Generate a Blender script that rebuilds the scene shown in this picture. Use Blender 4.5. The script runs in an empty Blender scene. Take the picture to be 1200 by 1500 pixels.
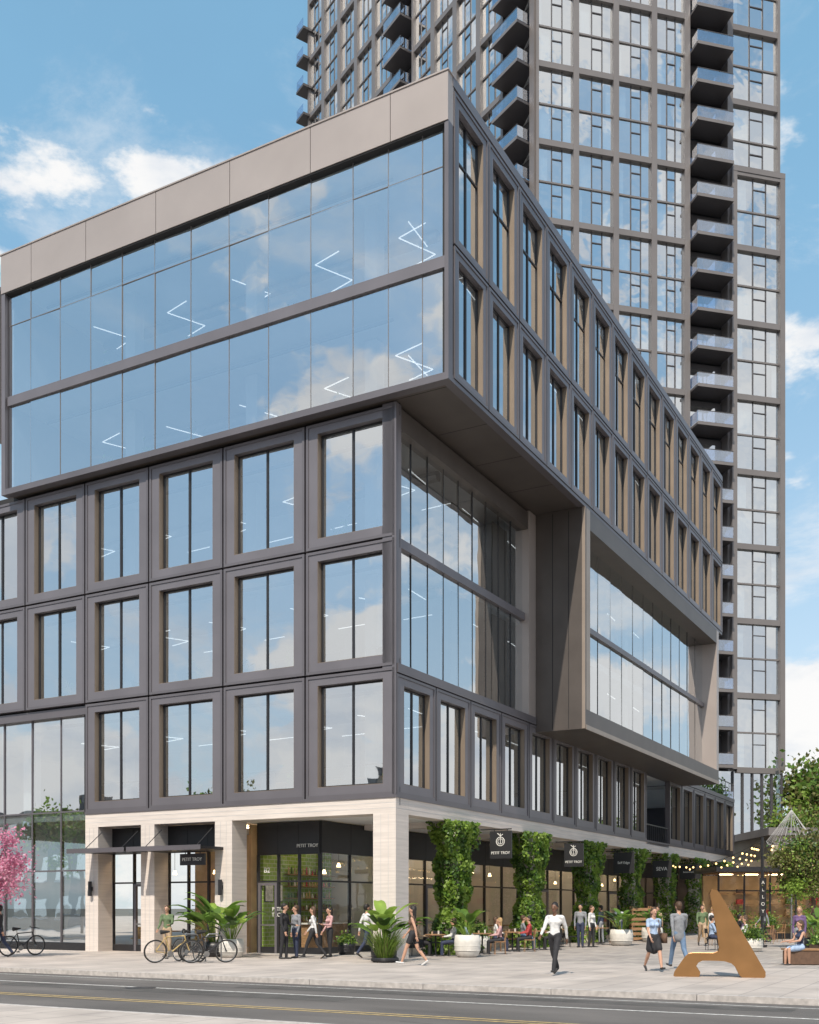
import bpy, math, random
import numpy as np
from mathutils import Vector, Matrix, Euler
R=random.Random(7)
scene=bpy.context.scene
rad=math.radians
# ------------------------------------------------------------ materials
def newmat(name):
    m=bpy.data.materials.new(name); m.use_nodes=True
    return m,m.node_tree,m.node_tree.nodes['Principled BSDF']
def mat(name,col,rough=.6,metal=0.,var=.12,scale=3.,bump=0.,bscale=40.,emit=0.,stretch=(1,1,1),coat=0.,transl=0.,nosample=False):
    m,t,p=newmat(name); N=t.nodes; K=t.links
    p.inputs['Roughness'].default_value=rough; p.inputs['Metallic'].default_value=metal
    p.inputs['Coat Weight'].default_value=coat
    tc=N.new('ShaderNodeTexCoord'); mp=N.new('ShaderNodeMapping'); mp.inputs['Scale'].default_value=stretch
    K.new(tc.outputs['Object'],mp.inputs['Vector'])
    nz=N.new('ShaderNodeTexNoise'); nz.inputs['Scale'].default_value=scale; nz.inputs['Detail'].default_value=5
    K.new(mp.outputs[0],nz.inputs['Vector'])
    mx=N.new('ShaderNodeMix'); mx.data_type='RGBA'
    mx.inputs[6].default_value=(*[c*(1-var) for c in col],1); mx.inputs[7].default_value=(*[min(1,c*(1+var)) for c in col],1)
    mr=N.new('ShaderNodeMapRange'); mr.inputs[1].default_value=.3; mr.inputs[2].default_value=.7
    K.new(nz.outputs[0],mr.inputs[0]); K.new(mr.outputs[0],mx.inputs[0]); K.new(mx.outputs[2],p.inputs['Base Color'])
    if bump:
        n2=N.new('ShaderNodeTexNoise'); n2.inputs['Scale'].default_value=bscale; n2.inputs['Detail'].default_value=3
        K.new(mp.outputs[0],n2.inputs['Vector'])
        b=N.new('ShaderNodeBump'); b.inputs['Strength'].default_value=bump; b.inputs['Distance'].default_value=.02
        K.new(n2.outputs[0],b.inputs['Height']); K.new(b.outputs[0],p.inputs['Normal'])
    if emit:
        p.inputs['Emission Color'].default_value=(*col,1); p.inputs['Emission Strength'].default_value=emit
        if nosample: m.cycles.emission_sampling='NONE'
    if transl:
        tr=N.new('ShaderNodeBsdfTranslucent'); K.new(mx.outputs[2],tr.inputs[0])
        ms=N.new('ShaderNodeMixShader'); ms.inputs[0].default_value=transl
        K.new(p.outputs[0],ms.inputs[1]); K.new(tr.outputs[0],ms.inputs[2]); K.new(ms.outputs[0],N['Material Output'].inputs[0])
    return m
def glass(name,r0=.3,tint=(.75,.85,.9),refl=(.95,.98,1),wob=.035):
    m=bpy.data.materials.new(name); m.use_nodes=True; t=m.node_tree; N=t.nodes; K=t.links; N.clear()
    o=N.new('ShaderNodeOutputMaterial'); f=N.new('ShaderNodeLayerWeight'); f.inputs[0].default_value=.5
    pw=N.new('ShaderNodeMath'); pw.operation='POWER'; pw.inputs[1].default_value=4.5; K.new(f.outputs['Facing'],pw.inputs[0])
    mr=N.new('ShaderNodeMapRange'); mr.inputs[1].default_value=0; mr.inputs[3].default_value=r0; mr.inputs[4].default_value=1
    a=N.new('ShaderNodeBsdfTransparent'); a.inputs[0].default_value=(*tint,1)
    g=N.new('ShaderNodeBsdfGlossy'); g.inputs['Roughness'].default_value=0.012; g.inputs[0].default_value=(*refl,1)
    tc=N.new('ShaderNodeTexCoord'); nz=N.new('ShaderNodeTexNoise'); nz.inputs['Scale'].default_value=.5
    bp=N.new('ShaderNodeBump'); bp.inputs['Strength'].default_value=wob; bp.inputs['Distance'].default_value=.2
    K.new(tc.outputs['Object'],nz.inputs['Vector']); K.new(nz.outputs[0],bp.inputs['Height']); K.new(bp.outputs[0],g.inputs['Normal'])
    mx=N.new('ShaderNodeMixShader'); K.new(pw.outputs[0],mr.inputs[0]); K.new(mr.outputs[0],mx.inputs[0])
    K.new(a.outputs[0],mx.inputs[1]); K.new(g.outputs[0],mx.inputs[2]); K.new(mx.outputs[0],o.inputs[0])
    return m
def bricky(name,c1,c2,mortar,bw,rh,ms,rough=.7,bump=.3,rot=(0,0,0),var=.5,offset=.5):
    m,t,p=newmat(name); N=t.nodes; K=t.links; p.inputs['Roughness'].default_value=rough
    tc=N.new('ShaderNodeTexCoord'); mp=N.new('ShaderNodeMapping'); mp.inputs['Rotation'].default_value=rot
    K.new(tc.outputs['Object'],mp.inputs['Vector'])
    b=N.new('ShaderNodeTexBrick'); b.inputs['Scale'].default_value=1; b.inputs['Brick Width'].default_value=bw
    b.inputs['Row Height'].default_value=rh; b.inputs['Mortar Size'].default_value=ms; b.offset=offset
    b.inputs['Color1'].default_value=(*c1,1); b.inputs['Color2'].default_value=(*c2,1); b.inputs['Mortar'].default_value=(*mortar,1)
    K.new(mp.outputs[0],b.inputs['Vector'])
    nz=N.new('ShaderNodeTexNoise'); nz.inputs['Scale'].default_value=.8; nz.inputs['Detail'].default_value=8; K.new(tc.outputs['Object'],nz.inputs['Vector'])
    mr=N.new('ShaderNodeMapRange'); mr.inputs[1].default_value=.3; mr.inputs[2].default_value=.7; mr.inputs[3].default_value=1-var*.5; mr.inputs[4].default_value=1+var*.3
    K.new(nz.outputs[0],mr.inputs[0])
    vm=N.new('ShaderNodeVectorMath'); vm.operation='SCALE'; K.new(b.outputs[0],vm.inputs[0]); K.new(mr.outputs[0],vm.inputs['Scale'])
    K.new(vm.outputs[0],p.inputs['Base Color'])
    bp=N.new('ShaderNodeBump'); bp.inputs['Strength'].default_value=bump; bp.inputs['Distance'].default_value=.01; bp.invert=True
    K.new(b.outputs['Fac'],bp.inputs['Height']); K.new(bp.outputs[0],p.inputs['Normal'])
    return m
M={}
M['panel']=mat('metal_panel',(.160,.150,.165),.42,.3,.09,.6)
M['panel2']=mat('metal_panel_edge',(.132,.123,.135),.42,.3,.09,.6)
M['parapet']=mat('parapet_metal',(.38,.33,.305),.4,.3,.06,.5)
M['tan']=mat('bronze_reveal',(.235,.185,.14),.45,.3,.08,1)
M['tan2']=mat('bronze_frame',(.30,.25,.21),.45,.3,.08,1)
M['dark']=mat('dark_frame',(.03,.03,.034),.4,.3,.1,2)
M['joint']=mat('joint_dark',(.02,.02,.022),.8,0,.1,2)  # near-black colour of the panel joints and the strips behind their gaps
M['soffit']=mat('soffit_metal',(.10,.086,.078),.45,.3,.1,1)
M['tower']=mat('tower_panel',(.19,.173,.168),.45,.3,.08,.4)
M['tower2']=mat('tower_dark',(.085,.08,.085),.5,.3,.08,.4)
M['glass']=glass('curtain_glass',.58,(.80,.88,.92))
M['glassw']=glass('window_glass',.60,(.7,.78,.82))
M['glasst']=glass('tower_glass',.66,(.6,.7,.76),wob=.07)
M['glasss']=glass('shop_glass',.05,(.96,.98,.96))
M['rail']=glass('railing_glass',.35,(.62,.70,.84))
M['concrete']=mat('board_formed_concrete',(.62,.56,.515),.85,0,.10,2.2,.35,9,stretch=(.35,.35,6))
M['ceil']=mat('ceiling_white',(.72,.72,.72),.9,0,.05,1)
M['inwall']=mat('interior_wall',(.5,.5,.5),.9,0,.1,.5)
M['floorin']=mat('interior_floor',(.38,.36,.34),.6,0,.1,.5)
M['warmwall']=mat('warm_wall',(.48,.34,.20),.8,0,.25,1.2)
M['blind']=mat('roller_blind',(.30,.25,.20),.8,0,.1,1.2)
M['wood']=mat('wood',(.30,.17,.085),.55,0,.3,6,.2,60,stretch=(1,1,8))
M['tile']=bricky('green_tile',(.26,.40,.07),(.20,.33,.06),(.4,.45,.28),.3,.15,.015,.25,.4,(rad(90),0,0))
M['lamp']=mat('lamp_warm',(1,.72,.38),.5,0,0,1,emit=5,nosample=True)
M['clight']=mat('shop_ceiling_light',(1,.74,.45),.5,0,0,1,emit=17)
M['bulb']=mat('bulb_warm',(1,.66,.25),.5,0,0,1,emit=3,nosample=True)
M['strip']=mat('strip_light',(1,.98,.95),.5,0,0,1,emit=1.3,nosample=True)
M['curtain']=mat('curtain',(.7,.7,.7),.9,0,.15,6,stretch=(6,6,.2))
M['pave']=bricky('paving',(.47,.415,.375),(.41,.365,.335),(.28,.25,.235),1.5,.75,.014,.8,.25,var=.45)
M['plank']=bricky('plaza_paving',(.42,.375,.34),(.32,.29,.27),(.20,.185,.175),.9,.3,.01,.8,.25,var=.45)
M['curb']=mat('curb_granite',(.45,.42,.40),.8,0,.2,8,.2)
M['asphalt']=mat('asphalt',(.120,.110,.104),.85,0,.32,.6,.6,120,stretch=(1,.35,1))
M['patch']=mat('asphalt_patch',(.085,.08,.076),.85,0,.25,2,.6,120)
M['ground']=mat('ground_soil',(.12,.115,.10),.9,0,.3,.1)
M['white']=mat('white_marking',(.58,.57,.55),.8,0,.35,9)
M['yellow']=mat('yellow_marking',(.46,.34,.15),.8,0,.35,9)
M['potw']=mat('pot_white',(.62,.6,.56),.6,0,.1,5)
M['leaf1']=mat('leaf_mid',(.115,.215,.032),.5,0,.35,2,transl=.4)
M['leaf2']=mat('leaf_light',(.24,.36,.06),.5,0,.3,2,transl=.4)
M['leaf3']=mat('leaf_dark',(.05,.105,.02),.5,0,.3,2)
M['olive']=mat('leaf_olive',(.16,.16,.05),.6,0,.3,2,transl=.3)
M['pink1']=mat('blossom',(.62,.25,.38),.7,0,.2,4,transl=.35)
M['pink2']=mat('blossom_light',(.75,.45,.55),.7,0,.2,4,transl=.35)
M['bark']=mat('bark',(.11,.075,.05),.9,0,.3,8,.6,30)
M['gold']=mat('gold_paint',(.36,.195,.08),.36,.65,.1,2)
M['sign']=mat('sign_black',(.022,.022,.025),.45,0,.1,2)
M['letter']=mat('sign_letter',(.75,.74,.7),.6,0,.02,2)
M['steel']=mat('steel',(.3,.3,.3),.35,.8,.1,4)
M['rubber']=mat('rubber',(.02,.02,.02),.8,0,.1,4)
M['skin']=mat('skin',(.50,.29,.20),.55,0,.08,8)
M['skind']=mat('skin_dark',(.17,.085,.05),.5,0,.08,8)
for n,c in dict(c_white=(.62,.62,.62),c_black=(.022,.022,.026),c_navy=(.03,.04,.08),c_jeans=(.12,.19,.30),c_blue=(.32,.42,.58),c_gray=(.22,.23,.25),c_green=(.11,.16,.08),c_red=(.38,.05,.05),c_tan=(.42,.31,.21),c_purple=(.13,.08,.18),c_pink=(.5,.3,.3),c_brown=(.12,.07,.045),
    h_black=(.014,.011,.01),h_brown=(.07,.038,.02),h_blond=(.34,.22,.10),shoe=(.03,.028,.028),shoew=(.6,.6,.6),lip=(.30,.09,.08)).items():
    M[n]=mat(n,c,.8 if n[0]=='c' else .6,0,.18,12,.25 if n[0]=='c' else 0,60)
M['bred']=mat('bld_red',(.20,.10,.075),.85,0,.2,.5); M['bgray']=mat('bld_gray',(.16,.15,.15),.85,0,.2,.5)
M['btan']=mat('bld_tan',(.33,.28,.22),.85,0,.2,.5)
# ------------------------------------------------------------ mesh builder
class MB:
    def __init__(s,F=None): s.v=[];s.f=[];s.m=[];s.ml=[];s.F=F
    def mi(s,m):
        m=M[m] if isinstance(m,str) else m
        if m not in s.ml: s.ml.append(m)
        return s.ml.index(m)
    def poly(s,pts,m,F=None):
        F=F or s.F; b=len(s.v)
        s.v+= [F(*p) for p in pts] if F else [tuple(p) for p in pts]
        s.f.append(tuple(range(b,b+len(pts)))); s.m.append(s.mi(m))
    def box(s,x0,x1,y0,y1,z0,z1,m,F=None):
        F=F or s.F; b=len(s.v)
        P=[(x0,y0,z0),(x1,y0,z0),(x1,y1,z0),(x0,y1,z0),(x0,y0,z1),(x1,y0,z1),(x1,y1,z1),(x0,y1,z1)]
        s.v+= [F(*p) for p in P] if F else P
        k=s.mi(m)
        for q in ((0,3,2,1),(4,5,6,7),(0,1,5,4),(1,2,6,5),(2,3,7,6),(3,0,4,7)):
            s.f.append(tuple(b+i for i in q)); s.m.append(k)
    def cyl(s,p0,p1,r0,r1,m,n=8,F=None,cap=True):
        F=F or s.F
        p0=Vector(p0);p1=Vector(p1); d=(p1-p0)
        if d.length<1e-6: return
        d.normalize(); a=d.orthogonal().normalized(); c=d.cross(a); b=len(s.v)
        for p,r in ((p0,r0),(p1,r1)):
            for i in range(n):
                t=2*math.pi*i/n; q=p+a*(math.cos(t)*r)+c*(math.sin(t)*r); s.v.append(F(*q) if F else tuple(q))
        k=s.mi(m)
        for i in range(n):
            j=(i+1)%n; s.f.append((b+i,b+j,b+n+j,b+n+i)); s.m.append(k)
        if cap:
            s.f.append(tuple(b+i for i in range(n))[::-1]); s.m.append(k); s.f.append(tuple(b+n+i for i in range(n))); s.m.append(k)
    def tube(s,pts,r,m,n=6,F=None):
        for a,b in zip(pts[:-1],pts[1:]): s.cyl(a,b,r,r,m,n,F)
    def lathe(s,c,prof,m,n=20):
        b=len(s.v); k=s.mi(m)
        for r,z in prof:
            for i in range(n):
                t=2*math.pi*i/n; s.v.append((c[0]+r*math.cos(t),c[1]+r*math.sin(t),c[2]+z))
        for j in range(len(prof)-1):
            for i in range(n):
                i2=(i+1)%n; s.f.append((b+j*n+i,b+j*n+i2,b+(j+1)*n+i2,b+(j+1)*n+i)); s.m.append(k)
        s.f.append(tuple(b+i for i in range(n))[::-1]); s.m.append(k)
        s.f.append(tuple(b+(len(prof)-1)*n+i for i in range(n))); s.m.append(k)
    def leaf(s,p,size,m,rng=R,asp=.55):
        d=Vector((rng.gauss(0,1),rng.gauss(0,1),rng.gauss(0,1)-.3)).normalized(); a=d.orthogonal().normalized()
        t=rng.random()*6.3; a=(a*math.cos(t)+d.cross(a)*math.sin(t)).normalized()
        p=Vector(p); L=size*rng.uniform(.7,1.3); w=a*L*asp*.5
        b=len(s.v); s.v+=[tuple(p-d*L*.5),tuple(p+w),tuple(p+d*L*.5),tuple(p-w)]
        s.f.append((b,b+1,b+2,b+3)); s.m.append(s.mi(m))
    def obj(s,name,parent=None,matrix=None,smooth=False):
        me=bpy.data.meshes.new(name); me.from_pydata(s.v,[],s.f)
        for m in s.ml: me.materials.append(m)
        me.polygons.foreach_set('material_index',s.m)
        if smooth: me.polygons.foreach_set('use_smooth',[True]*len(s.f))
        me.update(); o=bpy.data.objects.new(name,me); scene.collection.objects.link(o)
        if parent: o.parent=parent
        if matrix: o.matrix_world=matrix
        return o
def empty(name,matrix=None):
    o=bpy.data.objects.new(name,None); scene.collection.objects.link(o)
    if matrix: o.matrix_world=matrix
    return o
# building frame : local x = u (along plaza facade), y = v (along street facade)
C=Vector((-.44,35,0)); DU=Vector((.4838,.8753,0)).normalized(); DV=Vector((-DU.y,DU.x,0))
BM=Matrix.Translation(C)@Matrix.Rotation(math.atan2(DU.y,DU.x),4,'Z')
def W(u,v,z=0): return tuple(C+DU*u+DV*v+Vector((0,0,z)))
def text(s,size,loc,xdir,parent,m='letter',name='lettering',ext=.006):
    cu=bpy.data.curves.new(name,'FONT'); cu.body=s; cu.size=size; cu.extrude=ext; cu.align_x='CENTER'; cu.align_y='CENTER'
    o=bpy.data.objects.new(name,cu); scene.collection.objects.link(o); cu.materials.append(M[m])
    X=Vector(xdir).normalized(); Z=Vector((0,0,1)); Nn=X.cross(Z)
    mtx=Matrix((X,Z,Nn)).transposed().to_4x4(); mtx.translation=Vector(loc)
    o.parent=parent; o.matrix_local=mtx
    return o
# ------------------------------------------------------------ office building
B=empty('office_building',BM)
FL=lambda s,d,z:(d,s,z)
FR=lambda s,d,z:(s,d,z)
walls=MB(); win=MB(); interior=MB(); shop=MB()
def pane(mb,F,s0,s1,d,z0,z1,m,t=.007):
    e=[R.uniform(-t,t)*(s1-s0) for _ in range(3)]
    mb.poly([(s0,d+e[0],z0),(s1,d+e[1],z0),(s1,d+e[1]+e[2],z1),(s0,d+e[0]+e[2],z1)],m,F)
def wpanel(F,s0,s1,z0,z1,d0,wl,wr,wb,wt,depth,muls=(.5,),trans=(),gm='glassw',reveal='tan',pm='panel'):
    g=.035; a,b,c,d=s0+wl,s1-wr,z0+wb,z1-wt
    walls.box(s0+g,a,d0,d0+depth,z0+g,z1-g,pm,F); walls.box(b,s1-g,d0,d0+depth,z0+g,z1-g,pm,F)
    walls.box(a,b,d0,d0+depth,z0+g,c,pm,F); walls.box(a,b,d0,d0+depth,d,z1-g,pm,F)
    q=.09; pr=d0-.03; k=d0+.01
    walls.box(s0+g,s0+g+q,pr,k,z0+g,z1-g,'panel2',F); walls.box(s1-g-q,s1-g,pr,k,z0+g,z1-g,'panel2',F)
    walls.box(s0+g+q,s1-g-q,pr,k,z0+g,z0+g+q,'panel2',F); walls.box(s0+g+q,s1-g-q,pr,k,z1-g-q,z1-g,'panel2',F)
    walls.box(a,a+.015,d0+.012,d0+depth-.02,c,d,reveal,F); walls.box(b-.015,b,d0+.012,d0+depth-.02,c,d,reveal,F)
    walls.box(a+.016,b-.016,d0+.012,d0+depth-.02,c,c+.015,reveal,F)
    f=.05; y0=d0+depth-.05; y1=d0+depth+.03; A,Bb,Cc,D=a+.016,b-.016,c+.016,d-.002
    win.box(A,A+f,y0,y1,Cc,D,'dark',F); win.box(Bb-f,Bb,y0,y1,Cc,D,'dark',F)
    win.box(A+f,Bb-f,y0,y1,Cc,Cc+f,'dark',F); win.box(A+f,Bb-f,y0,y1,D-f,D,'dark',F)
    xs=[A+f]+[A+(Bb-A)*t for t in muls]+[Bb-f]
    zs=[Cc+f]+[Cc+(D-Cc)*t for t in trans]+[D-f]
    for t in xs[1:-1]: win.box(t-.035,t+.035,y0,y1,Cc+f,D-f,'dark',F)
    for t in zs[1:-1]: win.box(A+f,Bb-f,y0+.004,y1-.004,t-.03,t+.03,'dark',F)
    for i in range(len(xs)-1):
        for j in range(len(zs)-1): pane(win,F,xs[i],xs[i+1],d0+depth-.01,zs[j],zs[j+1],gm)
VB=[0,3.5,7.0,10.45,13.66,16.9,20.1,23.3,26.5]
ZR=[5.28,9.45,13.62,17.9]
for i in range(len(VB)-1):
    for r in range(3):
        if r==0 and i>=4: continue
        wpanel(FL,VB[i],VB[i+1],ZR[r],ZR[r+1],0,.48,.48,.40,.36,.26)
for r in range(3):
    vmax=13.66 if r==0 else 26.5
    for z in (ZR[r],ZR[r+1]): walls.box(.24,.29,.0,vmax,z-.3,z+.3,'joint')
for i,v in enumerate(VB):
    walls.box(.241,.291,v-.3 if i else .02,v+.3,5.3 if i<=4 else 9.45,17.9,'joint')
UB=[.0+2.75*i for i in range(11)]
for i in range(10): wpanel(FR,UB[i],UB[i+1],5.28,9.25,0,.4 if i else .55,.4,.40,.36,.24,(.5,))
walls.box(.02,27.4,.225,.27,5.3,5.7,'joint'); walls.box(.02,27.4,.225,.27,8.95,9.3,'joint')
for u in UB: walls.box(max(u-.3,.02),u+.3,.226,.271,5.3,9.25,'joint')
walls.box(27.5,31.9,3.0,3.2,5.3,9.2,'dark'); walls.box(27.5,31.9,0,3,5.1,5.28,'panel')
walls.box(27.5,31.9,.05,.1,6.17,6.23,'dark')
for i in range(12): walls.box(27.6+i*.38,27.63+i*.38,.06,.09,5.28,6.2,'dark')
for i in range(6): wpanel(FR,32+i*2.8,34.8+i*2.8,5.28,9.1,0,.35,.35,.35,.3,.25)
walls.box(35.9,48.8,-.05,14,9.1,9.35,'panel2'); walls.box(48.5,48.8,.02,14,0,9.1,'panel')
for i in range(12): walls.box(36+i*1.07,36.03+i*1.07,.1,.13,9.35,10.4,'dark')
walls.box(35.9,48.8,.08,.14,10.4,10.45,'dark')
for i in range(900): walls.leaf((R.uniform(36.2,48.4),.6+R.gauss(0,.2),9.5+abs(R.gauss(0,.5))),.22,R.choice(['leaf1','leaf2','leaf3']))
walls.box(0.05,11.7,-.06,.36,9.25,9.55,'panel2')
def curtain(F,s_list,d,z_list,m,mull=.03,dep=.08,mm='dark',hb=None):
    for i in range(len(s_list)-1):
        for j in range(len(z_list)-1): pane(win,F,s_list[i],s_list[i+1],d,z_list[j],z_list[j+1],m,.008)
    for s in s_list[1:-1]: win.box(s-mull/2,s+mull/2,d-dep*.25,d+dep,z_list[0],z_list[-1],mm,F)
    for z in z_list[1:-1]:
        h=mull if not hb else hb
        win.box(s_list[0],s_list[-1],d-dep*.3,d+dep+.01,z-h/2,z+h/2,mm,F)
ss=[.36+i*(11.05-.36)/9 for i in range(10)]
curtain(FR,ss,.30,[9.55,13.62,17.2],'glassw',.025,.06)
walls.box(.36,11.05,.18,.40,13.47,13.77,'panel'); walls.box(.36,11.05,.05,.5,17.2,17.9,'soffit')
walls.box(0,.36,0,.5,9.3,17.96,'panel',None)
walls.box(-.03,.0,-.03,.12,5.3,17.9,'panel2')
walls.box(11.05,11.76,.0,.6,9.55,17.96,'parapet')
b0,b1,v0=11.77,34.9,-2.15
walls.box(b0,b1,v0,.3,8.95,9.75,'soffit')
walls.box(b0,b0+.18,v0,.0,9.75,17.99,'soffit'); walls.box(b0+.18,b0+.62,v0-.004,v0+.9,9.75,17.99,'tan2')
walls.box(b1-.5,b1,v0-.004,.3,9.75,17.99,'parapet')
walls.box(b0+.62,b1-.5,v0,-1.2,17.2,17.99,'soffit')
walls.box(b0-.02,b0+.0,v0-.02,v0+.12,8.95,17.99,'tan2')
walls.box(b0+.1,b1,v0-.03,v0+.0,8.93,9.12,'tan2')
sg=[b0+.62+i*(b1-.5-b0-.62)/13 for i in range(14)]
curtain(FR,sg,-1.3,[9.75,13.62,17.2],'glass',.025,.06)
walls.box(b0+.62,b1-.5,-1.42,-1.2,13.5,13.74,'panel')
for v in (-1.45,-.75): walls.box(b0-.012,b0,v-.012,v+.012,9.0,17.9,'joint')
# -- upper box
X0,X1,Y0,Y1,Z0,Z1=-.5,35.8,-2.15,17.5,18.0,27.46
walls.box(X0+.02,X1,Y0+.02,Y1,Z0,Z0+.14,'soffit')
walls.box(X0,X0+.35,Y0,Y1,Z0-.02,Z0+.2,'panel2'); walls.box(X0+.35,X1,Y0,Y0+.3,Z0-.022,Z0+.12,'panel2')
for i in range(12): walls.box(i*3.0,i*3.0+.015,Y0+.32,-.01,Z0-.006,Z0+.01,'joint')
pj=[-2.15,-.1,2.95,6.3,9.65,13.1,16.0,17.7]
for a,b in zip(pj[:-1],pj[1:]): walls.box(X0-.03,X0+.35,a+.012 if a>-2 else a,b-.012,25.95,Z1,'parapet')
walls.box(X0+.0,X0+.3,Y0+.1,Y1,25.9,Z1-.05,'joint')
walls.box(X0-.06,X0+.5,Y0-.03,17.75,Z1,Z1+.05,'parapet')
walls.box(X0,X0+.35,Y1-.0,Y1+.2,Z0-.02,25.95,'panel'); walls.box(X0,X0+.30,Y0,Y0+.14,Z0+.2,25.95,'panel2')
walls.box(X0+.35,X1,Y0+.02,Y0+.5,26.98,Z1-.002,'panel')
walls.box(X0+.30,X1+.02,Y0-.02,Y0+.12,Z1-.28,Z1+.04,'panel')
walls.box(X1-.1,X1,Y0+.3,Y1,Z0+.1,Z1,'panel')
interior.box(X0+.36,X1-.12,17.4,17.49,18.2,26.2,'inwall')
cv=[-2.0,-1.145,.09,1.42,3.07,4.8,6.49,8.2,9.88,11.47,13.05,14.65,16.25,17.45]
curtain(FL,cv,X0+.18,[18.2,21.68,24.7,25.95],'glass',.022,.04,'tower')
walls.box(X0+.08,X0+.32,-2.0,17.45,21.5,21.86,'panel')
nb=14; bw=(X1-(X0+.35))/nb
for i in range(nb):
    a=X0+.35+i*bw
    wpanel(FR,a,a+bw,18.1,22.3,Y0,.38,.38,.32,.32,.24,(.5,),(),'glassw')
    wpanel(FR,a,a+bw,22.3,27.1,Y0,.38,.38,.32,.36,.24,(.5,),(.66,),'glassw')
    walls.box(a-.2,a+.2,Y0+.225,Y0+.28,18.1,27.1,'joint')
walls.box(X0+.4,X1,Y0+.226,Y0+.281,22.1,22.5,'joint')
walls.box(X0+.4,X1-.1,Y0+.5,30,26.45,26.6,'panel2')
interior.box(X0+.34,X1-.12,Y0+.47,17.4,26.2,26.44,'ceil')
interior.box(X0+.34,X1-.12,Y0+.47,17.4,21.55,21.8,'ceil')
interior.box(X0+.36,X1-.12,Y0+.47,17.4,18.15,18.22,'floorin')
for z in (9.3,13.5): interior.box(.4,35.5,.42,26,z-.18,z+.16,'ceil')
interior.box(.4,48,.42,26,5.05,5.38,'ceil'); interior.box(.4,35.5,.42,26,17.55,17.95,'ceil')
interior.box(35.5,48,.42,14,8.9,9.08,'ceil')
interior.box(10,30,9,24,5.4,26.2,'inwall'); interior.box(.5,35,25.8,26,5.4,17.5,'inwall')
interior.box(35.3,35.45,.5,26,9.5,17.5,'inwall')
walls.box(35.45,35.6,-.0,26,9.3,18,'panel')
for z0,z1 in ((5.4,9.1),(9.5,13.3),(13.7,17.5),(18.2,21.5),(21.8,26.2)):
    for u in (2.2,9,16,23,30):
        for v in (2.0,7.2,13.2,19):
            if z0>18 and v>17: continue
            interior.box(u,u+.5,v,v+.5,z0,z1,'ceil')
    zl=z1-.45
    for a in range(5):
        v=1.8+a*3.5+R.uniform(-.5,.5)
        if z0>18: v-=1.0
        u=2.8+R.uniform(-.4,.8); zz=zl
        Pz=[(u-.2,v,zz),(u+.1,v+1.25,zz),(u+1.6,v+.55,zz),(u+1.9,v+1.7,zz)][R.choice([0,0,1]):]
        for p,q in zip(Pz[:-1],Pz[1:]): interior.cyl(p,q,.02,.02,'strip',4)
        interior.cyl((u+3.4,v,zz),(u+3.5,v+1.3,zz),.018,.018,'strip',4)
    for a in range(7): interior.cyl((3+a*4.3,1.2,zl),(4.6+a*4.3,1.3,zl),.02,.02,'strip',4)
    for a in range(7):
        v=1.0+a*2.2; interior.box(1.6,2.4,v,v+1.5,z0+.72,z0+.76,'wood')
        interior.box(1.7,1.75,v+.1,v+.15,z0,z0+.72,'dark'); interior.box(2.3,2.35,v+1.3,v+1.35,z0,z0+.72,'dark')
        interior.box(2.1,2.16,v+.3,v+.9,z0+.85,z0+1.2,'dark'); interior.box(1.25,1.6,v+.5,v+.9,z0+.45,z0+.95,'c_gray')
        if R.random()<.5:
            for _ in range(60): interior.leaf((1.3+R.gauss(0,.14),v+1.8+R.gauss(0,.14),z0+.6+abs(R.gauss(0,.35))),.16,'leaf1')
            interior.cyl((1.3,v+1.8,z0),(1.3,v+1.8,z0+.5),.14,.18,'potw',10)
    interior.tube([(4.5,.8,z1-.25),(4.5,17,z1-.25)],.2,'steel',8); interior.tube([(1.2,.8,z1-.15),(1.2,17,z1-.15)],.06,'steel',6)
interior.tube([(.75,.6,6.45),(.75,13.5,6.45)],.025,'dark',5)
interior.box(5.4,7.2,.7,.75,9.6,16.6,'blind')
interior.box(9.0,10.4,.7,.75,9.6,17,'blind')
# -- ground floor : concrete frame
walls2=MB(); cc='concrete'
walls2.box(.0,.85,.852,13.66,4.72,5.24,cc); walls2.box(0,.85,0,.85,0,5.24,cc)
for a,b in ((6.62,7.38),(10.2,10.85),(13.0,13.66)): walls2.box(.003,.85,a,b,0,4.72,cc)
UC=[4.3,11.4,18.5,25.3,31.8,38.6,45.2]
walls2.box(.852,48.5,0,.6,4.72,5.24,cc)
for u in UC: walls2.box(u,u+.85,.003,.6,0,4.72,cc)
for a in (6.87,7.13,10.42,10.64,13.22,13.44,.28,.56): walls2.box(-.004,.0,a-.006,a+.006,0,4.7,'inwall')
for z in (4.89,5.06): walls2.box(-.004,.0,.0,13.66,z-.006,z+.006,'inwall'); walls2.box(.0,48,-.004,.0,z-.006,z+.006,'inwall')
walls.box(-.03,48.5,-.035,.02,5.22,5.32,'panel2'); walls.box(-.035,.02,.02,13.66,5.22,5.32,'panel2')
walls2.box(.85,48.4,.6,12,4.75,5.0,'ceil')
for u in UC: walls2.box(u,u+.5,.6,3.8,4.55,4.75,cc)
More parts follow.
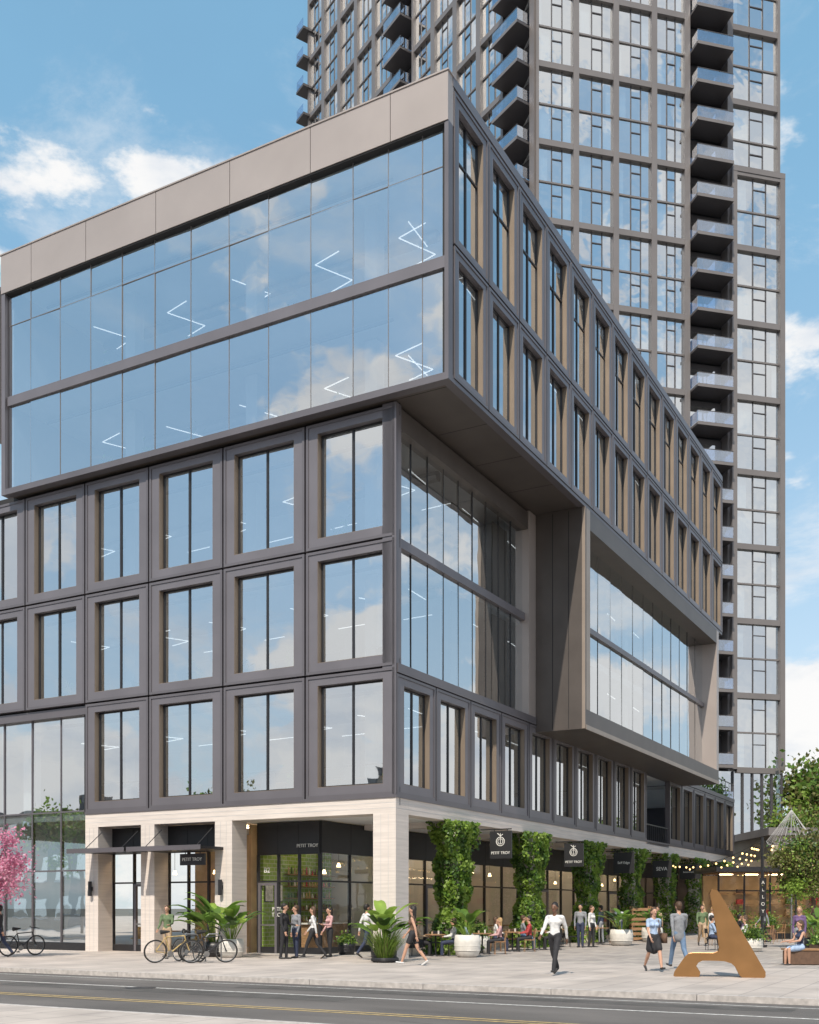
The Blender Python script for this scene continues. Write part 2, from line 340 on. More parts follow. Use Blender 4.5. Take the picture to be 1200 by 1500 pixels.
def store(F,s0,s1,d,zt,zf,n,door=None,m='glasss',kick=.25,tr=2.6):
    shop.box(s0,s1,d-.05,d+.15,zf,zt,'sign',F)
    w=(s1-s0)/n
    for i in range(n+1):
        s=s0+i*w; shop.box(s-.035,s+.035,d-.04,d+.08,0.0,zf,'dark',F)
        shop.box(s-.006,s+.006,d-.056,d-.05,zf,zt,'rubber',F)
    for i in range(n):
        a,b=s0+i*w+.035,s0+(i+1)*w-.035
        shop.box(a,b,d-.03,d+.06,0,kick,'dark',F); shop.box(a,b,d-.03,d+.06,tr-.03,tr+.03,'dark',F)
        pane(shop,F,a,b,d,kick,tr-.03,m); pane(shop,F,a,b,d,tr+.03,zf,m)
        if door and i in door:
            shop.box(a,a+.1,d-.06,d+.05,.02,tr-.04,'panel',F); shop.box(b-.1,b,d-.06,d+.05,.02,tr-.04,'panel',F); shop.box(a+.1,b-.1,d-.058,d+.05,tr-.14,tr-.04,'panel',F)
            shop.box(a+.1,b-.1,d-.05,d+.04,1.0,1.06,'steel',F)
store(FL,3.9,6.6,1.5,4.72,3.56,3,(2,))
store(FR,1.5,48.2,3.9,4.72,3.6,24,(4,10,16))
store(FL,7.38,10.2,.8,4.70,3.7,3); store(FL,10.85,13.0,.8,4.70,3.7,2,(0,))
for a,b in ((7.0,10.35),(10.5,13.3)):
    shop.box(-1.25,.78,a,b,3.70,3.80,'dark'); shop.box(-1.28,-1.25,a-.02,b+.02,3.66,3.83,'panel2')
    for v in (a+.5,b-.5): shop.cyl((-.9,v,3.8),(.0,v,4.5),.015,.015,'dark',5)
sg=[13.7+1.6*i for i in range(9)]
curtain(FL,sg,.35,[.3,3.1,5.4,9.1],'glassw',.06,.12,'panel2')
walls.box(.1,.5,13.7,26.5,9.08,9.4,'panel2'); walls.box(.2,.5,13.7,26.5,0,.3,'dark')
interior.box(.6,12,13.9,26,5.1,5.3,'floorin')
interior.box(.9,48,.0+.9,24,.004,.02,'floorin')
interior.box(6.2,6.4,7.1,13.5,0.02,4.7,'warmwall')
interior.box(1.6,6.1,7.0,7.1,0.02,4.7,'warmwall')
interior.box(6.6,48,9.4,9.6,.02,4.7,'warmwall'); interior.box(2.0,6.6,6.75,6.95,.02,4.7,'tile')
for u in (7.0,12.4,22,31,40): interior.box(u,u+.15,4.2,9.3,.02,4.7,'inwall')
for u in [2.4,4.2]+[8.2+2.7*k for k in range(15)]:
    for v in ((4.6,),(4.6,6.6))[u>7]: interior.box(u,u+.9,v,v+.3,4.66,4.69,'clight')
for v in (7.8,9.2,11.3,12.3): interior.box(1.6,2.6,v,v+.3,4.66,4.69,'clight')
for i in range(5):
    interior.box(3.3,6.4,6.45,6.74,1.1+i*.45,1.13+i*.45,'wood')
    for k in range(15):
        x=3.4+k*.2; h=R.uniform(.14,.3); interior.cyl((x,6.6,1.13+i*.45),(x,6.6,1.13+i*.45+h),.045,.025,R.choice(['leaf3','c_tan','c_red','potw','c_brown','yellow']),6)
interior.box(2.4,5.2,5.0,5.5,.02,1.05,'wood'); interior.box(2.3,5.3,4.95,5.55,1.05,1.1,'potw')
for k in range(26):
    u=8+k*1.55
    interior.box(u,u+1.25,9.3,9.39,.02,3.0,R.choice(['wood','c_tan','inwall','wood']))
    for sh in range(5):
        interior.box(u,u+1.25,8.95,9.3,.5+sh*.5,.53+sh*.5,'wood')
        for j in range(4):
            if R.random()<.85: hh=R.uniform(.15,.38); interior.box(u+.05+j*.3,u+.05+j*.3+R.uniform(.12,.25),9.0,9.2,.53+sh*.5,.53+sh*.5+hh,R.choice(['c_tan','c_red','potw','c_green','c_blue','c_brown','yellow','c_white']))
    interior.box(u,u+.8,5.6,6.3,.7,.75,'wood'); interior.box(u+.35,u+.45,5.9,6.0,.02,.7,'dark')
    if R.random()<.7: interior.box(u+.1,u+.6,5.7,6.1,.75,.75+R.uniform(.1,.4),R.choice(['c_tan','potw','c_red','leaf1']))
for u in [2.6,3.6,4.6]+[8+2.1*k for k in range(18)]:
    for v in (5.1,7.2):
        if u<7 and v>7: continue
        if R.random()<.35: continue
        zz=R.uniform(2.9,3.6); uu=u+R.uniform(-.3,.3)
        interior.cyl((uu,v,4.7),(uu,v,zz),.008,.008,'dark',4); interior.cyl((uu,v,zz),(uu,v,zz-.16),.04,.09,'lamp',10)
for v in (8.2,9.4,11.4,12.4):
    interior.cyl((2.5,v,4.7),(2.5,v,3.1),.008,.008,'dark',4); interior.cyl((2.5,v,3.1),(2.5,v,2.95),.05,.09,'lamp',10)
    interior.box(1.9,2.5,v-.3,v+.3,.72,.76,'wood'); interior.cyl((2.2,v,.02),(2.2,v,.72),.03,.03,'dark',6)
    interior.box(1.9,2.3,v+.45,v+.5,.45,.9,'yellow'); interior.box(1.9,2.3,v+.35,v+.75,.42,.46,'yellow')
for u in (2.1,2.7): interior.box(u-.03,u+.48,6.725,6.75,1.87,2.53,'dark'); interior.box(u,u+.45,6.71,6.724,1.9,2.5,'white')
for v in (7.05,13.3):
    shop.cyl((-.12,v,2.1),(-.12,v,2.65),.075,.075,'dark',10); shop.box(-.1,.003,v-.03,v+.03,2.3,2.45,'dark')
walls.obj('facade_panels',B); win.obj('windows',B); interior.obj('floors_and_interior',B); walls2.obj('concrete_frame',B); shop.obj('storefronts',B)
text('PETIT TROY',.17,(1.42,4.4,3.85),(0,-1,0),B); text('B2',.26,(1.42,6.15,3.0),(0,-1,0),B)
text('PETIT\nTROY',.2,(1.45,5.7,1.5),(0,-1,0),B,name='door_lettering')
def blade(u,txt,w=.85,h=.95,z=3.75,v=-.75,icon=True,name='hanging_sign'):
    o=empty(name,Matrix.Translation(W(u,v,z))@Matrix.Rotation(math.atan2(DU.y,DU.x),4,'Z'))
    mb=MB(); mb.box(-.04,.04,-w/2,w/2,-h/2,h/2,'sign'); mb.box(-.02,.02,-w/2,w/2+.4,h/2+.05,h/2+.09,'dark')
    for s in (-.3,.3): mb.box(-.01,.01,s*w-.01,s*w+.01,h/2,h/2+.06,'dark')
    if icon:
        n=14; c=.12
        for rr,tt in ((.16,.016),(.1,.012)):
            Pp=[(-.05,rr*math.cos(t*6.283/n),rr*math.sin(t*6.283/n)+c) for t in range(n+1)]; mb.tube(Pp,tt,'letter',4)
        mb.tube([(-.05,0,c-.1),(-.05,0,c+.3)],.012,'letter',4); mb.tube([(-.05,-.1,c+.26),(-.05,0,c+.2),(-.05,.12,c+.3)],.014,'letter',4)
    mb.obj('board',o)
    text(txt,.14 if icon else min(.27,1.5*w/len(txt)),(-.047,0,-.3 if icon else 0),(0,-1,0),o)
blade(5.9,'PETIT TROY',.85,1.0,3.95,v=-1.05); blade(13.6,'PETIT TROY',.85,1.0,3.9,v=-1.0); blade(20.3,'Self Edge',1.0,1.0,3.8,v=-1.05,icon=False)
blade(26.8,'SEVA',1.0,.9,3.7,v=-1.05,icon=False); blade(32.6,'books & prints',1.2,.8,3.7,v=-1.05,icon=False); blade(39,'CAFE',1.2,.9,3.7,icon=False); blade(43,'BAR',1.1,.7,3.6,icon=False)
blade(-.75,'PETIT TROY',1.1,.4,3.35,v=7.75,icon=False)
# ------------------------------------------------------------ vines on columns
def vine(u,n,top=1.0):
    mb=MB(); ph=R.uniform(0,6)
    for _ in range(n):
        z=R.uniform(0.02,4.72); t=z/4.7
        lump=.08*math.sin(z*2.6+ph)+.06*math.sin(z*6.1+ph*2)
        hu=.58+lump+.50*max(0,t-.74)*3*top+.40*max(0,.28-t)*3
        hv=.44+lump*.8+.5*max(0,t-.75)*2+.35*max(0,.25-t)*3
        a=R.random()*6.283; cu,sv=math.cos(a),math.sin(a)
        k=1/max(abs(cu),abs(sv)); k=min(k,1.22); rr=R.uniform(.86,1.14)
        lu,lv=hu*cu*k*rr,hv*sv*k*rr
        p=W(u+.42+lu,.3+lv,z)
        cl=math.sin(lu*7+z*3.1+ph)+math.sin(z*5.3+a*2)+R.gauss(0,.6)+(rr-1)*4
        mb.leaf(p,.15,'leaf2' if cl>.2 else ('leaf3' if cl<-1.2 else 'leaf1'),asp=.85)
    mb.tube([W(u+.3,-.06,0),W(u+.5,-.05,2.3),W(u+.35,-.06,4.6)],.025,'bark',5)
    for k in range(18):
        uu=u+.4+R.uniform(-1.5*top,1.2); L=R.uniform(.3,1.3)
        for j in range(int(L*32)): mb.leaf(W(uu+R.gauss(0,.06),-.08+R.gauss(0,.07),4.75-L*R.random()),.13,R.choice(['leaf1','leaf2','leaf1','leaf2','leaf3']),asp=.85)
    mb.obj('climbing_vine')
for u,n in zip(UC,(6800,6000,5000,4000,3400,2800,2300)): vine(u,n)
# ------------------------------------------------------------ residential tower
T=Vector((11.0,95,0)); dr=Vector((.971,.2385,0)).normalized(); ir=Vector((-dr.y,dr.x,0)); dl=Vector((-.55,.835,0)).normalized(); il=Vector((dl.y,-dl.x,0))
FTR=lambda s,d,z: tuple(T+dr*s+ir*d+Vector((0,0,z)))
FTL=lambda s,d,z: tuple(T+dl*s+il*d+Vector((0,0,z)))
TW=empty('residential_tower'); tw=MB(); tg=MB(); ti=MB()
FH=3.4; zb=.6; NF=38; TH=zb+NF*FH+.6
def bay(F,s0,s1,f0,f1,d0=0,pm='tower',pw=.26):
    zt0=zb+f0*FH; zt1=zb+f1*FH
    tw.box(s0,s0+pw,d0-.18,d0+.35,zt0,zt1,pm,F); tw.box(s1-pw,s1,d0-.18,d0+.35,zt0,zt1,pm,F)
    for f in range(f0,f1+1):
        z=zb+f*FH
        h=.32 if f%2==0 else .09; pd=.14 if f%2==0 else -.06
        tw.box(s0+pw,s1-pw,d0-pd,d0+.3,z-h,z+h*.6,pm,F)
        if f==f1: break
        a,b=s0+pw,s1-pw; w=b-a; x1=a+w*.40; x2=a+w*.70; zl,zh=z+h*.6,z+FH-(.09 if f%2==0 else .32)
        for x in (x1,x2): tw.box(x-.04,x+.04,d0+.1,d0+.22,zl,zh,'tower2',F)
        zm=zl+(zh-zl)*.68
        tw.box(x1+.04,x2-.04,d0+.1,d0+.22,zm-.04,zm+.04,'tower2',F)
        for p,q in ((a,x1),(x1,x2),(x2,b)): pane(tg,F,p,q,d0+.17,zl,zh,'glasst',.012)
        if R.random()<.6:
            cw=R.uniform(.12,.45)*w; ti.box(a,a+cw,d0+.42,d0+.45,zl-.1,zh,'curtain',F)
        if R.random()<.4:
            cw=R.uniform(.12,.35)*w; ti.box(b-cw,b,d0+.42,d0+.45,zl-.1,zh,'curtain',F)
        ti.box(s0,s1,d0+.36,d0+5,z-.12,z+.1,'inwall',F)
def balconies(F,s0,s1,f0,f1,out=1.45):
    for f in range(f0,f1):
        z=zb+f*FH+.1
        tw.box(s0,s1,-out,.9,z-.11,z+.11,'tower2',F); tw.box(s0-.01,s1+.01,-out-.02,-out+.0,z-.12,z+.16,'tower',F)
        tw.box(s0+.04,s1-.04,-out+.03,-out+.05,z+.2,z+1.15,'rail',F)
        for s in (s0+.04,s1-.06): tw.box(s,s+.02,-out+.06,.85,z+.2,z+1.15,'rail',F)
        tw.box(s0+.02,s1-.02,-out+.01,-out+.07,z+1.15,z+1.2,'tower2',F)
        for k in range(5):
            s=s0+.05+k*(s1-s0-.12)/4; tw.box(s,s+.03,-out+.055,-out+.08,z+.11,z+1.15,'tower2',F)
        tw.box(s0-.3,s1+.3,.9,1.0,z-.1+.0,z+FH-.3,'tower2',F)
        m=(s0+s1)/2; tg.poly([(m-1.3,.88,z+.2),(m+1.3,.88,z+.2),(m+1.3,.88,z+2.6),(m-1.3,.88,z+2.6)],'glasst',F)
        tw.box(m-.04,m+.04,.84,.87,z+.2,z+2.6,'tower2',F)
        if R.random()<.35:
            q=s0+R.uniform(.5,2.4); ti.box(q,q+.5,-.9,-.4,z+.11,z+.6,R.choice(['c_tan','c_gray','potw']),F)
for a,b in ((0,3.75),(3.75,7.55),(7.55,11.25),(11.25,14.5)): bay(FTR,a,b,2,NF)
balconies(FTR,14.8,18.4,3,NF)
for a,b in ((14.5,14.75),(18.5,18.8)): tw.box(a,b,-.2,1.0,0,TH,'tower',FTR)
bay(FTR,18.8,23.9,20,NF,0); bay(FTR,18.7,24.1,4,20,-.5,'tower',.5)
tw.box(18.7,24.1,-.7,.2,zb+20*FH-.0,zb+20*FH+.5,'tower',FTR)
for i in range(6): tw.box(18.8+i*1.0,18.9+i*1.0,-.6,-.4,0,14,'tower2',FTR)
tg.poly([(0,-.4,0),(24,-.4,0),(24,-.4,14),(0,-.4,14)],'glasst',FTR)
for i in range(11):
    a=.6+i*3.75
    if i in (0,5): continue
    bay(FTL,a,a+3.75,4,NF,0,'tower',.34)
tw.box(0,.6,-.2,.4,0,TH,'tower',FTL); tw.box(4.35,4.6,-.2,1,0,TH,'tower',FTL)
balconies(FTL,.7,4.3,6,NF,1.5); balconies(FTL,19.6,22.9,10,NF,1.4)
for f in range(10,NF-6):
    z=zb+f*FH; tw.box(41.3,43.2,-1.0,1.5,z-.13,z+.13,'tower2',FTL); tw.box(41.5,43.1,-.98,-.95,z+.2,z+1.2,'rail',FTL); tw.box(43.1,43.15,-.95,1.5,z+.2,z+1.2,'rail',FTL)
ti.box(2,22,5,6,0,TH-1,'tower2',FTR); ti.box(5,41,5,6,0,TH-1,'tower2',FTL)
tw.box(23.7,23.85,.35,16,0,TH,'tower',FTR); tw.box(41.4,41.6,.3,12,0,TH,'tower',FTL)
ti.box(0,24,.5,14,TH-.4,TH-.1,'tower2',FTR)
tw.obj('frame',TW); tg.obj('glazing',TW); ti.obj('curtains_and_slabs',TW)
# ------------------------------------------------------------ ground, road, pavement
g=MB(); g.poly([(-900,-900,-.16),(900,-900,-.16),(900,900,-.16),(-900,900,-.16)],'ground'); g.obj('ground')
rd=MB(); rd.poly([(-17.2,-250,-.12),(-9.35,-250,-.12),(-9.35,250,-.12),(-17.2,250,-.12)],'asphalt')
for (a,b,c,d) in ((-12.9,-12.1,-6,3.5),(-10.9,-10.3,-14,-2),(-16.6,-15.4,1,7)): rd.poly([(a,c,-.1175),(b,c,-.1175),(b,d,-.1175),(a,d,-.1175)],'patch')
for k in range(9):
    p=(-16.8+R.random()*7,R.uniform(-25,15)); pts=[p]
    for j in range(9): p=(min(-9.5,max(-17,p[0]+R.gauss(0,.12))),p[1]+.7); pts.append(p)
    for q0,q1 in zip(pts[:-1],pts[1:]): rd.poly([(q0[0],q0[1],-.117),(q0[0]+.022,q0[1],-.117),(q1[0]+.022,q1[1],-.117),(q1[0],q1[1],-.117)],'patch')
rd.obj('road',matrix=BM)
pv=MB(); pv.box(-9.2,.9,-200,200,-.13,0,'pave'); pv.obj('pavement',matrix=BM)
pz=MB(); pz.box(.9,150,-60,.85,-.13,-.002,'plank'); pz.box(.9,150,.85,120,-.13,0.001,'pave'); pz.obj('plaza_paving',matrix=BM)
p2=MB(); p2.box(-34,-17.35,-200,200,-.13,0,'pave'); p2.obj('pavement',matrix=BM)
cb=MB()
for i in range(-40,40):
    cb.box(-9.35,-9.2,i*3,i*3+2.985,-.14,.004,'curb'); cb.box(-17.35,-17.2,i*3,i*3+2.985,-.14,.004,'curb')
cb.obj('curb',matrix=BM)
mk=MB()
for a,b,m in ((-11.95,-11.85,'white'),(-10.05,-9.98,'white'),(-14.75,-14.66,'yellow'),(-14.5,-14.41,'yellow')): mk.poly([(a,-120,-.115),(b,-120,-.115),(b,160,-.115),(a,160,-.115)],m)
for k in range(7): mk.poly([(-16.9,-16.6-k*1.1,-.115),(-14.85,-16.6-k*1.1,-.115),(-14.85,-17.05-k*1.1,-.115),(-16.9,-17.05-k*1.1,-.115)],'white')
mk.obj('road_markings',matrix=BM)
mh=MB()
for (x,y,r) in ((-6.0,24.3,.35),(4.9,23.2,.32)): mh.lathe((x,y,-.12),[(r,.0),(r,.006),(r*.9,.008)],'dark',20)
mh.obj('manhole_cover')
def block(name,u0,u1,v0,v1,h,m):
    mb=MB(); mb.box(u0,u1,v0,v1,-.1,h,m); mb.box(u0-.2,u1+.2,v0+.1,v1-.1,h,h+.5,'bgray')
    n=max(2,int((v1-v0)/2.6)); w=(v1-v0)/n
    for f in range(int(h/3.3)):
        for i in range(n):
            a=v0+i*w+.7; mb.box(u1,u1+.02,a,a+w-1.4,f*3.3+1,f*3.3+2.6,'glassw'); mb.box(u1,u1+.12,a-.1,a+w-1.3,f*3.3+.9,f*3.3+.99,'inwall')
    mb.box((u0+u1)/2,(u0+u1)/2+2,v0+2,v0+4,h+.5,h+2.4,'bgray')
    mb.obj(name,matrix=BM)
v=-110
for i in range(15):
    w=R.uniform(9,19); block(['brick_townhouse','stone_townhouse'][i%2],-56,-38-R.uniform(0,2),v,v+w,R.uniform(8.0,12),R.choice(['bred','bgray','btan'])); v+=w+.05
# ------------------------------------------------------------ trees
def tree(name,x,y,h,cr,cz,n,lm,size=.16,tr=.12,squash=.8,clumps=26):
    mb=MB(); mb.cyl((x,y,0),(x+.05,y,cz-.5*cr),tr,tr*.7,'bark',9)
    cs=[]
    for i in range(clumps):
        d=Vector((R.gauss(0,1),R.gauss(0,1),R.gauss(0,1)*squash)).normalized()*cr*R.uniform(.45,.95); d.z*=squash
        c=Vector((x,y,cz))+d; cs.append((c,R.uniform(.22,.42)*cr,R.random()))
        if i%2==0:
            mid=Vector((x,y,cz-.5*cr)).lerp(c,.5)+Vector((0,0,.1*cr)); mb.cyl((x+.05,y,cz-.55*cr),mid,tr*.55,tr*.3,'bark',6); mb.cyl(mid,c,tr*.3,tr*.08,'bark',5)
    for _ in range(n):
        c,r,t=R.choice(cs); d=Vector((R.gauss(0,.5),R.gauss(0,.5),R.gauss(0,.42)))*r*1.2
        mb.leaf(c+d,size,lm[min(len(lm)-1,int(t*len(lm)+R.uniform(-.4,.4)) if t*len(lm)>.4 else 0)],asp=.6)
    mb.obj(name)
tree('cherry_tree',-13.9,36.2,4.5,1.2,3.05,8000,['pink1','pink2','pink1'],.11,.09,1.1)
tree('olive_tree',16.3,44,5,1.55,3.3,10000,['olive','leaf3','olive','leaf2'],.13,.12,.9)
tree('plane_tree',38.5,100,17,4.6,11.6,8000,['leaf2','olive','leaf1','olive'],.5,.3,.75)
tree('plane_tree',46,104,17,6.5,10.0,7000,['leaf1','olive','olive'],.6,.3,.75)
tree('plane_tree',38.5,112,13,4.5,7.0,5000,['leaf1','olive'],.6,.3,.75)
for v in (10,22,35):
    q=W(-19.2,v); tree('street_tree',q[0],q[1],8,2.6,6.2,3500,['leaf1','leaf2','olive'],.3,.15)
mb=MB()
for i in range(9000):
    a=R.uniform(30,95); yy=R.uniform(118,130); hh=6+2.5*math.sin(a*.35)+1.5*math.sin(a*.9)
    mb.leaf((a,yy,R.uniform(0,hh)),.8,R.choice(['leaf1','leaf3','leaf1','leaf2']))
mb.obj('distant_trees')
pb=MB(); pb.box(24,50,72,86,-.1,6.4,'btan'); pb.box(23.6,50,71.5,86,6.4,6.9,'bgray')
for i in range(9): pb.box(24.4+i*2.6,26.2+i*2.6,71.9,72.0,.5,3.4,'glassw'); pb.box(24.4+i*2.6,26.2+i*2.6,71.9,72.0,4.1,5.8,'glassw')
for i in range(2500): pb.leaf((R.uniform(24,40),R.uniform(71.8,73),6.9+abs(R.gauss(0,.6))),.3,R.choice(['leaf1','leaf2','olive']))
pb.obj('pavilion_building')
kb=MB()
kb.box(16.2,27,60,60.3,0,3.4,'warmwall'); kb.box(15.8,27.4,56,60.5,3.5,3.75,'dark'); kb.box(16.2,27,57,60,3.44,3.5,'wood'); kb.box(16.2,27,57,60,.0,.03,'floorin')
for i in range(8): kb.box(16.6+i*1.35,17.3+i*1.35,58.2,58.5,3.40,3.43,'clight')
for i in range(9): x=16.2+i*1.35; kb.box(x-.04,x+.04,57,57.1,0,3.44,'dark')
kb.poly([(16.2,57.05,.3),(27,57.05,.3),(27,57.05,3.44),(16.2,57.05,3.44)],'glasss'); kb.box(16.2,27,57.0,57.08,0,.3,'dark'); kb.box(16.2,27,57.0,57.07,2.5,2.56,'dark')
for i in range(8):
    x=16.5+i*1.35
    for j in range(4): kb.box(x,x+1.0,59.6,59.9,.6+j*.6,.63+j*.6,'wood'); kb.box(x+.1,x+.5,59.65,59.85,.63+j*.6,.63+j*.6+R.uniform(.15,.4),R.choice(['c_tan','c_red','leaf1','potw','c_brown']))
    kb.box(x,x+.9,58,58.6,.7,.75,'wood')
kb.obj('cafe_kiosk')
for (x,y,s) in ((16.6,55.6,1),(18.3,55.8,.8),(20.4,55.5,1.1),(22.5,55.8,1)):
    hb=MB(); hb.box(x-.5*s,x+.5*s,y-.25,y+.25,0,.55,'c_brown')
    for _ in range(900):
        d=Vector((R.gauss(0,.4),R.gauss(0,.22),abs(R.gauss(0,.45))))*s; hb.leaf((x+d.x,y+d.y,.55+d.z),.13,R.choice(['leaf1','leaf2','leaf3']))
    hb.obj('hedge_planter')
cn=MB(); cx,cy=19.3,55; ctr=Vector((cx,cy,6.6)); cn.cyl((cx,cy,0),(cx,cy,6.7),.05,.03,'steel',8)
for i in range(26):
    a=i*6.283/26; cn.cyl(ctr,(cx+1.2*math.cos(a),cy+1.2*math.sin(a),4.9+.12*math.sin(a*5)),.008,.008,'inwall',4)
Pp=[(cx+1.2*math.cos(i*6.283/30),cy+1.2*math.sin(i*6.283/30),4.9+.12*math.sin(i*6.283/6)) for i in range(31)]; cn.tube(Pp,.012,'inwall',5); cn.obj('cable_canopy')
sp=empty('sign_pole',Matrix.Translation((14.75,45.5,0))); mb=MB(); mb.cyl((0,0,0),(0,0,4.6),.07,.06,'dark',10); mb.cyl((0,0,0),(0,0,.1),.2,.2,'dark',12); mb.box(-.14,.14,-.09,-.07,1.3,2.9,'sign'); mb.obj('pole',sp)
for i,ch in enumerate('ALLOY'): text(ch,.2,(0,-.1,2.7-i*.3),(1,0,0),sp)
sl=MB()
def cat(a,b,sag,n):
    a=Vector(a);b=Vector(b); Q=[]
    for i in range(n+1):
        t=i/n; p=a.lerp(b,t); p.z-=sag*4*t*(1-t); Q.append(p)
        sl.cyl(p,p-Vector((0,0,.08)),.018,.018,'dark',5); sl.lathe((p.x,p.y,p.z-.17),[(.015,0),(.042,.03),(.045,.06),(.02,.09)],'bulb',8)
    sl.tube([tuple(p) for p in Q],.012,'dark',4)
for k,u in enumerate((30,36,42,47)):
    cat(W(u,-.1,4.3),(14.75,45.5,4.5),.6,13); cat(W(u,-.1,4.2),(21,56.5,4.2),.5,10)
cat((14.75,45.5,4.5),(20.5,47,4.2),.4,12); cat((14.75,45.5,4.4),(24,58,4.2),.5,13)
sl.obj('string_lights')
# ------------------------------------------------------------ gold A sculpture
def extrude_poly(mb,pts,y0,y1,m):
    n=len(pts); b=len(mb.v); mb.v+=[(p[0],y0,p[1]) for p in pts]+[(p[0],y1,p[1]) for p in pts]; k=mb.mi(m)
    mb.f.append(tuple(range(b,b+n))); mb.m.append(k); mb.f.append(tuple(range(b+n,b+2*n))[::-1]); mb.m.append(k)
    for i in range(n): j=(i+1)%n; mb.f.append((b+i,b+j,b+n+j,b+n+i)); mb.m.append(k)
A=empty('letter_a_sculpture',Matrix.Translation((6.42,26.4,0))@Matrix.Rotation(rad(-14),4,'Z')); mb=MB()
extrude_poly(mb,[(.86,2.0),(.88,2.06),(.92,2.1),(1.0,2.08),(1.05,2.02),(2.1,.14),(2.1,.04),(2.06,0),(1.62,0),(1.54,.05),(1.44,.26),(1.34,.35),(1.18,.40),(.98,.41),(.66,.41),(.56,.36),(.50,.26),(.60,.10),(.58,.02),(.54,0),(.05,0),(.0,.03),(.02,.1),(.27,.47),(.35,.54),(.45,.56),(.94,.56),(1.04,.60),(1.07,.70),(1.0,1.2)],0,.42,'gold')
o=mb.obj('letter_body',A); bv=o.modifiers.new('b','BEVEL'); bv.width=.015; bv.segments=2; bv.limit_method='ANGLE'
# ------------------------------------------------------------ planters and plants
def blade_leaf(mb,base,az,el,L,w,m,droop=.9,seg=6):
    p=Vector(base); pts=[]; e=el
    for i in range(seg+1):
        t=i/seg; ww=w*max(0,math.sin(math.pi*min(1,.12+t*.88)))**.7*(1 if t<1 else 0)
        side=Vector((-math.sin(az),math.cos(az),0)); pts.append((p-side*ww*.5,p+Vector((0,0,-.12*ww)),p+side*ww*.5))
        d=Vector((math.cos(az)*math.cos(e),math.sin(az)*math.cos(e),math.sin(e))); p=p+d*L/seg; e-=droop*2*t/seg*1.6
    b=len(mb.v); k=mb.mi(m)
    for a in pts: mb.v+=[tuple(q) for q in a]
    for i in range(seg):
        for j in (0,1): mb.f.append((b+i*3+j,b+i*3+j+1,b+i*3+3+j+1,b+i*3+3+j)); mb.m.append(k)
def planter(x,y,r=.42,h=.62,plant=1.0,kind='palm',pot=True,m='potw'):
    o=empty('potted_plant',Matrix.Translation((x,y,0))); mb=MB()
    mb.lathe((0,0,0),[(r*.66,0),(r*.85,.08*h),(r,.35*h),(r*1.02,.7*h),(r*.95,h),(r*.86,h),(r*.84,h*.9)],m,22)
    for z in (.3,.5,.7): mb.lathe((0,0,h*z),[(r*1.015,0),(r*1.03,.01),(r*1.015,.02)],m,22)
    mb.obj('pot',o,smooth=True)
    pl=MB(); z=h*.88
    if kind=='palm':
        for i in range(26):
            az=R.random()*6.283; el=R.uniform(.7,1.5); L=R.uniform(.65,1.15)*plant
            st=Vector((.08*math.cos(az),.08*math.sin(az),z)); e2=st+Vector((math.cos(az)*math.cos(el)*L*.5,math.sin(az)*math.cos(el)*L*.5,math.sin(el)*L*.62))
            pl.cyl(st,e2,.012,.009,'leaf2',5); blade_leaf(pl,e2,az+R.gauss(0,.3),el*.6,L*.55,.25*plant,R.choice(['leaf1','leaf1','leaf2','leaf3']),1.2)
    elif kind=='grass':
        for i in range(520):
            az=R.random()*6.283; s=R.random()**.5*r*.6
            blade_leaf(pl,(s*math.cos(az),s*math.sin(az),z),az+R.gauss(0,.4),R.uniform(.9,1.5),R.uniform(.5,.95)*plant,.018,R.choice(['leaf2','leaf2','leaf1','olive']),1.1,4)
    elif kind=='bush':
        for i in range(1400):
            d=Vector((R.gauss(0,.45),R.gauss(0,.45),abs(R.gauss(0,.5))))*r*1.3*plant; pl.leaf((d.x,d.y,z+d.z),.1,R.choice(['leaf1','leaf2','leaf3']))
    pl.obj('foliage',o)
planter(-5.95,36.4,.42,.62,1.3); planter(-6.6,36.9,.4,.5,1.75,m='dark'); planter(-.8,34.0,.4,.4,1.6,m='dark'); planter(-.75,33.2,.42,.15,1.15,'grass',m='dark')
planter(1.95,36.6,.44,.75,1.0); planter(9.25,47.5,.5,.7,1.2); planter(2.6,40.5,.4,.6,.8,'bush'); planter(11.6,52,.5,.7,1.0)
planter(13.9,35.5,.5,.45,1.1,'bush',m='c_brown'); planter(14.2,38,.5,.6,1.2,m='dark'); planter(12.9,41,.4,.5,.9,'bush')
planter(-2.2,38.0,.3,.45,.7,'bush',m='dark')
